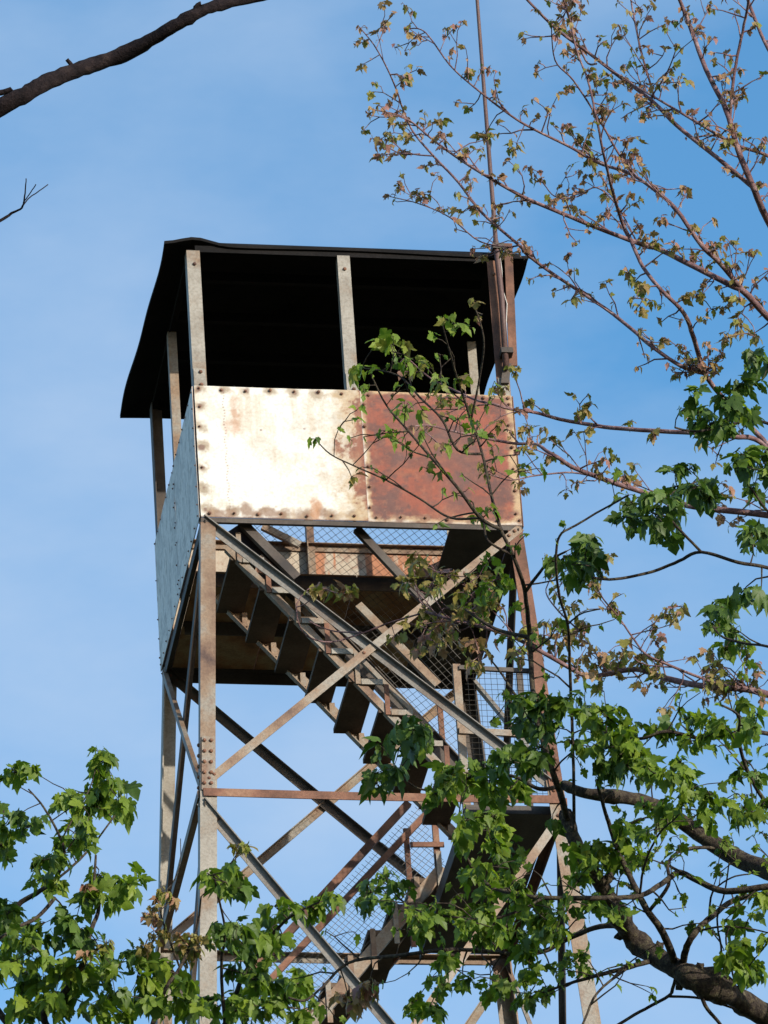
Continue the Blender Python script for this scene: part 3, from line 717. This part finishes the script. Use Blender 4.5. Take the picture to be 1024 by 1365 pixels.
        if pp[-1].x > -40 and pp[-1].y > -40 and rad[-1] < .02:
            s.tuft(pts[-1], per[1], s.upm(px, pp[-1].z), mk, (pts[-1]-pts[-2]).normalized())
    def finish(s):
        if s.tw.v: s.tw.build('twig', M[s.bark], s.o, True, kind='stuff')
        def seen(l):
            d = l[3].translation - CAM; z = d.dot(fw); x = 512 + FPX*d.dot(rt)/z; y = 682.5 - FPX*d.dot(up)/z
            return (0 < x < 1024 and 0 < y < 1365, l[0])
        ls = sorted(s.leaves, key=seen, reverse=True)
        for sz, mk, vi, m in ls[:290]:
            o = bpy.data.objects.new('leaf', LEAF[mk][vi]); C.objects.link(o)
            o.parent = s.o; o.matrix_parent_inverse = Matrix.Identity(4)
            o.matrix_basis = LOC[s.o.name].inverted() @ Matrix.Translation(OFF) @ m
        rest = {}
        for l in ls[290:]: rest.setdefault(l[1], []).append(l)
        if rest:
            vs = []; fs = []; mi = []; keys = sorted(rest)
            for ki, mk in enumerate(keys):
                for sz, _, vi, m in rest[mk]:
                    me = LEAF[mk][vi]; n = len(vs); mm = Matrix.Translation(OFF) @ m
                    vs += [tuple(mm @ v.co) for v in me.vertices]
                    for p in me.polygons: fs.append(tuple(n+i for i in p.vertices)); mi.append(ki)
            me = bpy.data.meshes.new('foliage'); me.from_pydata(vs, [], fs)
            for mk in keys: me.materials.append(M[mk])
            me.polygons.foreach_set('material_index', mi); me.polygons.foreach_set('use_smooth', [True]*len(mi)); me.update()
            o = bpy.data.objects.new('foliage', me); C.objects.link(o); attach(o, s.o); o['kind'] = 'stuff'
        print(s.o.name, 'leaves', len(s.leaves))

# ---- A: young reddish maple reaching in from the right, upper half
DA = 30.0
tA = atD(1185, 960, DA)
A = Tree('maple_tree', 'young maple just leafing out, thin reddish twigs filling the upper right', (tA.x, tA.y), DA, 'twig', seed=11)
A.trunk(atD(1185, 250, DA), .16, .07)
b1 = A.limb([(1186,800),(1110,690),(1060,630),(1016,585),(982,549),(959,525),(940,498),(927,458),(912,418),(882,387),(858,357),(841,320),(831,300),(822,273),(811,233),(805,206),(795,157),(784,108),(768,65),(757,16),(745,-14)], 9, 2.2, -.8)
b2 = A.limb([(940,498),(908,488),(868,461),(845,441),(811,414),(781,394),(730,360),(700,337),(692,327),(643,284),(611,243),(578,208),(551,176),(537,145),(524,108),(502,65),(481,38)], 6.5, 1.6, .8)
b3 = A.limb([(1186,560),(1110,490),(1050,440),(1024,423),(992,389),(972,379),(915,350),(878,332),(848,323),(795,303),(741,281),(697,262),(649,235),(611,211),(578,187),(540,157),(497,146)], 11, 1.8, -.6)
b4 = A.limb([(992,389),(959,350),(935,327),(903,281),(881,260),(843,233),(795,216),(762,197),(713,173),(681,154),(632,116),(600,87),(567,43),(546,38)], 7, 1.6, .5)
b5 = A.limb([(1186,480),(1100,400),(1050,335),(1024,295),(1006,254),(984,200),(968,146),(941,92),(919,32),(906,0),(895,-25)], 12, 4, .4)
b6 = A.limb([(1004,250),(957,211),(903,168),(870,135),(827,103),(784,70),(741,38),(703,0),(690,-15)], 6.5, 3, .6)
b7 = A.limb([(1100,250),(1024,208),(979,192),(919,157),(870,128),(835,108)], 6, 2.5, .2)
b8 = A.limb([(973,160),(979,97),(990,43),(998,0),(1000,-20)], 4.5, 3, -.4)
b9 = A.limb([(1060,120),(1024,65),(1003,16),(990,-20)], 5.5, 4, .2, d0=DA)
b10 = A.limb([(873,132),(854,65),(843,11),(838,-20)], 3, 2, .3)
b11 = A.limb([(868,130),(890,95),(903,60)], 2.4, 1.4, -.3)
b12 = A.limb([(795,85),(781,81),(762,32),(751,0),(746,-20)], 3, 2, -.3)
b13 = A.limb([(843,233),(822,200),(800,162),(765,108),(740,80),(735,30)], 3.4, 1.6, -.5)
b14 = A.limb([(1060,640),(1013,589),(976,582),(929,577),(882,575),(814,570),(781,565),(747,559),(714,550),(680,545),(659,539),(634,533),(608,521),(575,505),(546,480)], 7.5, 2.2, .4)
b15 = A.limb([(1186,740),(1100,705),(1024,687),(935,677),(895,668),(845,652),(808,640),(764,623),(744,610),(730,602),(714,592),(684,591),(627,580),(596,573),(571,567),(546,569)], 10, 1.6, -.7)
b16 = A.limb([(808,640),(764,630),(714,634),(680,640),(652,632)], 3, 1.4, .3)
b17 = A.limb([(1186,1000),(1100,955),(1024,926),(982,917),(932,914),(888,904),(848,892),(808,899),(781,901),(740,879),(690,852),(640,835),(600,825),(565,815)], 11, 3.4, .5)
b18 = A.limb([(982,917),(949,909),(888,885),(861,872),(845,852),(824,822),(804,798),(794,778)], 4.5, 1.8, -.6)
b19 = A.limb([(568,816),(520,830),(480,845),(440,856),(410,848),(398,830),(395,806)], 3, 1.6, -.2)
b20 = A.limb([(482,843),(450,842),(428,836),(412,828)], 2.2, 1.4, .1)
b21 = A.limb([(812,900),(780,850),(745,815),(728,790),(735,770)], 3, 1.4, .2)
b22 = A.limb([(560,205),(535,205),(510,192),(497,185)], 2, 1.4, .1)
b23 = A.limb([(684,330),(640,322),(600,290),(560,272),(520,262)], 2.4, 1.4, .2)
b24 = A.limb([(850,325),(824,276),(795,250),(770,262),(740,262),(722,240)], 2.2, 1.4, .2)
for b, ev in ((b2,30),(b3,24),(b4,22),(b6,24),(b7,30),(b13,22),(b5,34),(b8,30),(b10,22),(b12,26),(b11,20),(b9,40),(b22,16),(b23,22),(b24,18)):
    A.sprigs(b, ev*.62, (12,58), 9.6, 'red', per=(2,5), branch=.7)
A.sprigs(b1, 24, (12,58), 9.6, 'red', .3, branch=.7)
for b, ev in ((b14,44),(b15,34),(b16,26),(b18,26),(b21,30)): A.sprigs(b, ev*.75, (16,70), 12, 'olive' if b is not b15 else 'red', .12, branch=.6)
A.sprigs(b17, 18, (16,75), 13, 'olive', .2, branch=.6)
A.sprigs(b17, 26, (16,60), 11, 'red', .2, branch=.5)
for x, y, rx, ry, n in ((575,165,18,8,2),(645,180,14,10,2),(683,195,14,8,2),(758,397,22,8,2),(850,372,18,22,4),(545,100,8,8,1),(505,190,8,6,1),(790,215,16,16,3),
                        (920,400,14,24,3),(785,545,24,12,3),(975,400,40,30,6),(1000,440,25,20,4),(805,620,20,16,3),(870,400,30,20,3),(960,440,30,16,3),(700,580,12,20,3),(770,640,14,10,1)):
    A.blob(x, y, rx, ry, n, 12.5, 'olive', 6, .2)
for x, y, rx, ry, n, mk in ((565,765,48,28,7,'olive'),(620,790,50,38,12,'olive'),(655,765,28,26,5,'green'),(600,845,55,30,9,'red'),(640,800,40,25,6,'green'),(560,850,45,28,6,'olive'),
                        (430,792,36,14,4,'olive'),(480,788,24,12,2,'red'),(750,850,36,26,6,'olive'),(830,872,36,22,5,'red'),(700,860,30,30,4,'olive'),(900,815,16,14,3,'olive'),(790,780,14,8,2,'olive'),(650,880,30,20,3,'red')):
    A.blob(x, y, rx, ry, round(n*1.25), 15, mk, 6, .3)
A.finish()

# ---- B: maple with the thick knobby limb at the lower right, leader in front of the cab
DB = 27.0
tB = atD(1235, 1500, DB)
B = Tree('maple_tree', 'green maple with a thick knobby limb slanting up from the lower right corner', (tB.x, tB.y), DB, 'bark', seed=23)
B.trunk(atD(1235, 1150, DB), .22, .10)
c1_ = B.limb([(1236,1500),(1150,1425),(1080,1385),(1024,1355),(988,1335),(958,1317),(929,1306),(906,1294),(876,1276),(850,1256),(835,1238),(824,1218),(808,1190),(786,1155),(766,1120),(754,1085)], 36, 17, -.2, bumpy=.42)
c1b = B.limb([(758,1098),(748,1060),(742,1045),(728,1000),(714,950),(709,905),(706,850),(703,816),(698,780),(684,740),(668,706),(655,660),(643,605),(628,560),(610,505),(597,460),(588,425)], 9.5, 1.8, -.2)
for st_ in ([(905,1294),(907,1308),(905,1320)],[(924,1300),(932,1290),(934,1284)],[(842,1245),(830,1246),(822,1252)],[(870,1272),(878,1262),(880,1256)],[(975,1330),(984,1322),(988,1314)],[(800,1180),(812,1170),(818,1168)]):
    B.limb(st_, 17, 9, 0, name='stub')
c2_ = B.limb([(1236,1250),(1130,1195),(1060,1170),(1024,1160),(980,1142),(930,1110),(885,1080),(850,1066),(810,1061),(775,1056),(752,1046)], 30, 13, .3, bumpy=.1)
c3_ = B.limb([(1140,1195),(1080,1182),(1024,1182),(967,1188),(930,1174),(906,1163),(888,1174),(853,1194),(797,1197),(724,1197),(690,1192),(655,1182),(632,1160),(618,1135),(610,1110)], 10, 4, -.6)
c4_ = B.limb([(911,1282),(916,1262),(926,1244),(944,1226),(979,1200),(1024,1190),(1070,1180)], 10, 6, .2)
c5_ = B.limb([(900,1285),(885,1245),(862,1212),(841,1171),(824,1133),(812,1098),(806,1080),(795,1040)], 11, 4, -.4)
c6_ = B.limb([(865,1215),(891,1180),(891,1150),(911,1133),(947,1130),(985,1140)], 5.5, 4, .2)
c7_ = B.limb([(870,1280),(832,1291),(797,1300),(759,1311),(724,1323)], 7.5, 3, -.3)
c8_ = B.limb([(902,1300),(897,1318),(891,1328),(860,1345),(824,1366),(790,1390)], 5, 4, -.2)
c8b = B.limb([(891,1328),(936,1331),(980,1345)], 4, 3, -.1)
c9_ = B.limb([(840,1288),(797,1323),(777,1365),(765,1390)], 4, 3, -.2)
c10 = B.limb([(835,1235),(800,1235),(760,1250),(725,1268),(690,1272),(641,1267),(597,1266),(560,1270),(520,1275),(480,1279),(457,1288),(440,1305),(422,1323),(405,1334),(385,1330)], 7.5, 3.2, -.3)
c11 = B.limb([(1090,1180),(1050,1110),(1005,1045),(985,990),(985,955),(962,940)], 7, 3, -.4)
c12 = B.limb([(752,1046),(720,1052),(685,1035),(640,1032),(600,1048),(560,1052),(530,1030)], 6, 2.5, .2)
c13 = B.limb([(706,850),(660,838),(620,812)], 6, 3, .2)
c14 = B.limb([(668,706),(640,690),(610,650),(575,610),(545,575),(515,540),(495,500)], 5.5, 2, -.2)
c15 = B.limb([(643,605),(610,600),(590,560),(560,530),(530,500),(480,490)], 4, 2, .2)
c16 = B.limb([(628,560),(640,500),(645,450),(630,400)], 3.2, 1.8, .2)
c17 = B.limb([(640,690),(600,690),(560,665),(515,640),(470,620),(440,605),(420,585)], 3.6, 1.5, -.2)
c18 = B.limb([(1140,800),(1080,780),(1024,757),(985,750),(935,736),(905,748),(870,762),(820,772),(790,770)], 6, 3.5, -.2, d0=DB-.3)
c19 = B.limb([(935,736),(905,705),(890,690),(868,680),(900,655),(935,640)], 4, 2.4, .3)
c20 = B.limb([(1140,640),(1080,585),(1040,570),(1000,560),(960,570),(925,575),(900,570)], 6, 2.6, .2, d0=DB-.4)
c21 = B.limb([(1140,900),(1080,880),(1024,862),(995,858),(965,850),(950,835)], 5, 2.6, .2, d0=DB)
c22 = B.limb([(1080,720),(1040,700),(1000,650),(980,625)], 4, 2.5, 0, d0=DB-.3)
for bb in ([(1024,757)],):
    pass
v1 = B.limb([(766,1120),(764,1000),(760,900),(757,835),(746,795),(741,750),(746,715),(768,700),(802,680),(838,660)], 4.5, 2.6, -1.0)
v2 = B.limb([(757,832),(775,818),(800,812)], 3, 1.6, -.2)
v3 = B.limb([(700,790),(730,750),(755,735)], 5, 3, -.2)
v4 = B.limb([(958,1317),(962,1270),(956,1225),(966,1190),(972,1150)], 3.2, 2, -.4)
v5 = B.limb([(985,1333),(975,1290),(968,1250),(980,1215),(975,1190)], 3, 2, -.5)
v6 = B.limb([(929,1306),(940,1340),(960,1365),(975,1390)], 6, 4, .1)
v7 = B.limb([(853,1194),(860,1150),(880,1110),(905,1085),(915,1050)], 3.5, 2, -.3)
v8 = B.limb([(935,1240),(965,1235),(1000,1238),(1030,1245)], 3, 2, -.3)
v9 = B.limb([(945,1226),(950,1190),(975,1170),(1000,1165)], 3, 2, -.3)
v10 = B.limb([(724,1197),(690,1215),(650,1225),(600,1222),(560,1215),(530,1195),(515,1170)], 4, 2, .2)
v11 = B.limb([(684,740),(650,720),(640,685),(600,690)], 4, 2.4, .1)
v12 = B.limb([(1090,1000),(1050,985),(1000,975),(940,985),(890,975),(850,985),(800,975),(775,965)], 7, 3, -.2, d0=DB)
v13 = B.limb([(714,950),(690,930),(670,900),(655,880)], 5, 2, -.3)
for bb, ev in ((c2_,60),(c3_,50),(c4_,50),(c5_,40),(c6_,40),(c7_,30),(c9_,40),(c10,40),(c11,40),(c14,40),(c15,40),(c17,40),(v10,30),(v12,34),(c21,34),(v1,90),(v7,36),(v9,40),(c1b,44)):
    B.sprigs(bb, ev, (26,85), 13, 'green', .15, per=(1,3), branch=.7)
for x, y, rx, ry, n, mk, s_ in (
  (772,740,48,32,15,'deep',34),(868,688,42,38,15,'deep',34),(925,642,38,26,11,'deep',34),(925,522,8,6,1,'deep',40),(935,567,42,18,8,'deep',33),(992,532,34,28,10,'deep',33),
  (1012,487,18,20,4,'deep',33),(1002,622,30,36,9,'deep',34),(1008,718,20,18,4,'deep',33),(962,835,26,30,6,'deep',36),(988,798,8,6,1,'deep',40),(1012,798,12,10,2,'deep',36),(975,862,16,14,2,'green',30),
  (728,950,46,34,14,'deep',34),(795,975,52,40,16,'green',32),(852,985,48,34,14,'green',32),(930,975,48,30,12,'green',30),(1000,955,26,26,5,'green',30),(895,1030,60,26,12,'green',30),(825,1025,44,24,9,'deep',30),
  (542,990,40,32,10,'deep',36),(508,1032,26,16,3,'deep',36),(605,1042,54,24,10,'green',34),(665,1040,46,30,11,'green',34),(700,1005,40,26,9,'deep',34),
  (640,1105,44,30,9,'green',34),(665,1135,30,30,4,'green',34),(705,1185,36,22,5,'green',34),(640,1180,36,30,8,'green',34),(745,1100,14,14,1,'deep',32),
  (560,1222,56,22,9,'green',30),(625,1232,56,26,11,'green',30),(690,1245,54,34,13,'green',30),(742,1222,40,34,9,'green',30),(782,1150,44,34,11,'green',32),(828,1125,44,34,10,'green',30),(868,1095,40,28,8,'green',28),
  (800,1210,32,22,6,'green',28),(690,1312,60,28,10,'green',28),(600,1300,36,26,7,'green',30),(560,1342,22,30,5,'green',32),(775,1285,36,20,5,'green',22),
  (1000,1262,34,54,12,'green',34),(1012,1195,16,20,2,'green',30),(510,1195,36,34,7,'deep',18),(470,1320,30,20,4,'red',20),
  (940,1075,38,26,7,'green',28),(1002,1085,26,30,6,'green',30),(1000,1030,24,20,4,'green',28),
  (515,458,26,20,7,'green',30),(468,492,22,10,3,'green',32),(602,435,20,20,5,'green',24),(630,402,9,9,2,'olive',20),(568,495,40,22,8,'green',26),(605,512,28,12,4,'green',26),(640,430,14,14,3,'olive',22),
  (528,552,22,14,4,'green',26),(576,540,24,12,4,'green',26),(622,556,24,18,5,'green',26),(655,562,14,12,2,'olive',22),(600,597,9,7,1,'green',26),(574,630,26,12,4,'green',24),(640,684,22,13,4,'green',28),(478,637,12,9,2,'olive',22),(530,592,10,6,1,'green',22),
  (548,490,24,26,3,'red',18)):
    ctr = x < 670 and y < 700
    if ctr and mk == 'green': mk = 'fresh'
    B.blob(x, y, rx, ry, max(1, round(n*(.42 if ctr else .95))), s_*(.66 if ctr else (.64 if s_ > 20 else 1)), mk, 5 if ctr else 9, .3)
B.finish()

# ---- C: maple crown at the lower left
DC = 30.0
tC = atD(170, 1700, DC)
Ct = Tree('maple_tree', 'leafy maple crown at the lower left in front of the tower legs', (tC.x, tC.y), DC, 'bark', seed=37)
Ct.trunk(atD(170, 1560, DC), .2, .06)
d1 = Ct.limb([(170,1562),(120,1450),(59,1361),(88,1320),(114,1279),(120,1244),(132,1211),(126,1180),(128,1140)], 12, 3, .3)
d2 = Ct.limb([(170,1540),(40,1400),(-30,1300),(0,1250),(23,1208),(53,1188),(73,1173),(85,1144),(82,1120),(59,1077),(38,1052)], 11, 2, -.2)
d3 = Ct.limb([(53,1188),(85,1165),(111,1141),(126,1124),(146,1097),(164,1074)], 4, 2.4, .3)
d4 = Ct.limb([(170,1530),(190,1420),(215,1330),(240,1290),(262,1240),(268,1195)], 9, 2, -.2)
d5 = Ct.limb([(170,1555),(260,1430),(300,1365),(325,1300),(360,1250),(390,1220),(425,1203)], 10, 2.4, .3)
d6 = Ct.limb([(300,1365),(295,1290),(300,1240),(290,1190),(285,1165)], 5, 2, -.3)
d7 = Ct.limb([(73,1197),(50,1223),(20,1238),(-30,1270)], 6, 4, 0)
d8 = Ct.limb([(82,1120),(98,1090),(120,1050),(130,1015)], 2.6, 1.6, .2)
d9 = Ct.limb([(240,1290),(225,1250),(215,1210),(238,1160),(241,1118)], 3, 1.2, .2)
d10 = Ct.limb([(-30,1300),(-20,1200),(0,1130),(5,1080)], 5, 2, .2)
d11 = Ct.limb([(300,1350),(350,1340),(400,1345)], 4, 2, .1)
for x, y, rx, ry, n, mk, s_ in (
  (128,1012,24,18,6,'green',30),(148,1058,42,36,14,'green',32),(92,1078,30,28,9,'green',30),(26,1034,26,18,7,'green',28),(38,1093,22,16,5,'deep',28),(100,1112,36,26,9,'green',30),(2,1105,18,56,9,'green',30),
  (80,1146,34,16,6,'deep',28),(142,1178,50,32,13,'green',32),(58,1172,32,18,6,'green',28),(18,1222,30,30,9,'deep',34),(100,1238,56,28,12,'deep',34),(28,1268,46,34,13,'green',34),(118,1292,62,34,16,'green',34),
  (198,1292,52,34,13,'green',32),(58,1325,56,38,16,'green',34),(160,1340,70,26,14,'green',34),(290,1165,26,26,7,'green',32),(312,1192,20,20,4,'deep',32),(300,1240,34,26,8,'deep',32),(352,1250,42,32,11,'green',32),
  (392,1212,44,16,7,'green',30),(430,1202,30,14,4,'green',30),(372,1302,46,36,12,'green',34),(320,1332,56,30,13,'green',34),(250,1332,34,28,8,'green',32),(410,1348,26,16,4,'green',30),(330,1285,30,20,4,'deep',30),
  (212,1208,34,26,9,'red',17),(255,1245,26,34,8,'red',17),(258,1262,26,26,6,'olive',18),(205,1250,30,24,5,'olive',18),(322,1130,16,12,3,'red',16),(110,1190,20,16,3,'red',16),(130,1265,24,16,3,'olive',18)):
    Ct.blob(x, y, rx*.94, ry*.9, round(n*.85), s_*(.66 if s_ > 20 else .75), mk, 9, .35)
Ct.finish()

# ---- D: bare dark tree at the upper left
DD = 20.0
tD = atD(-230, 600, DD)
Dt = Tree('bare_tree', 'bare dark branch of a leafless tree crossing the upper left corner', (tD.x, tD.y), DD, 'deadbark', seed=41, jit=.15)
Dt.trunk(atD(-230, -100, DD), .15, .07)
e1 = Dt.limb([(-230,420),(-160,270),(-70,190),(0,143),(34,126),(61,110),(102,94),(137,82),(171,70),(205,51),(239,31),(270,14),(300,4),(350,-5),(400,-20)], 27, 13, .2, bumpy=.16)
Dt.limb([(99,98),(96,88),(89,79)], 7, 5, 0)
Dt.limb([(262,20),(262,10),(268,5)], 10, 7, 0)
Dt.limb([(-10,125),(8,122),(16,118)], 9, 7, 0, d0=DD-.05)
Dt.limb([(-230,480),(-140,360),(-60,322),(0,294),(16,284),(29,277),(33,262),(35,238)], 7, 1.3, .1)
Dt.limb([(29,277),(38,265),(50,256),(64,246)], 2, 1.2, .05)
Dt.limb([(31,270),(40,258),(48,246)], 1.6, 1, -.05)
Dt.finish()
print('objects', len(bpy.data.objects))
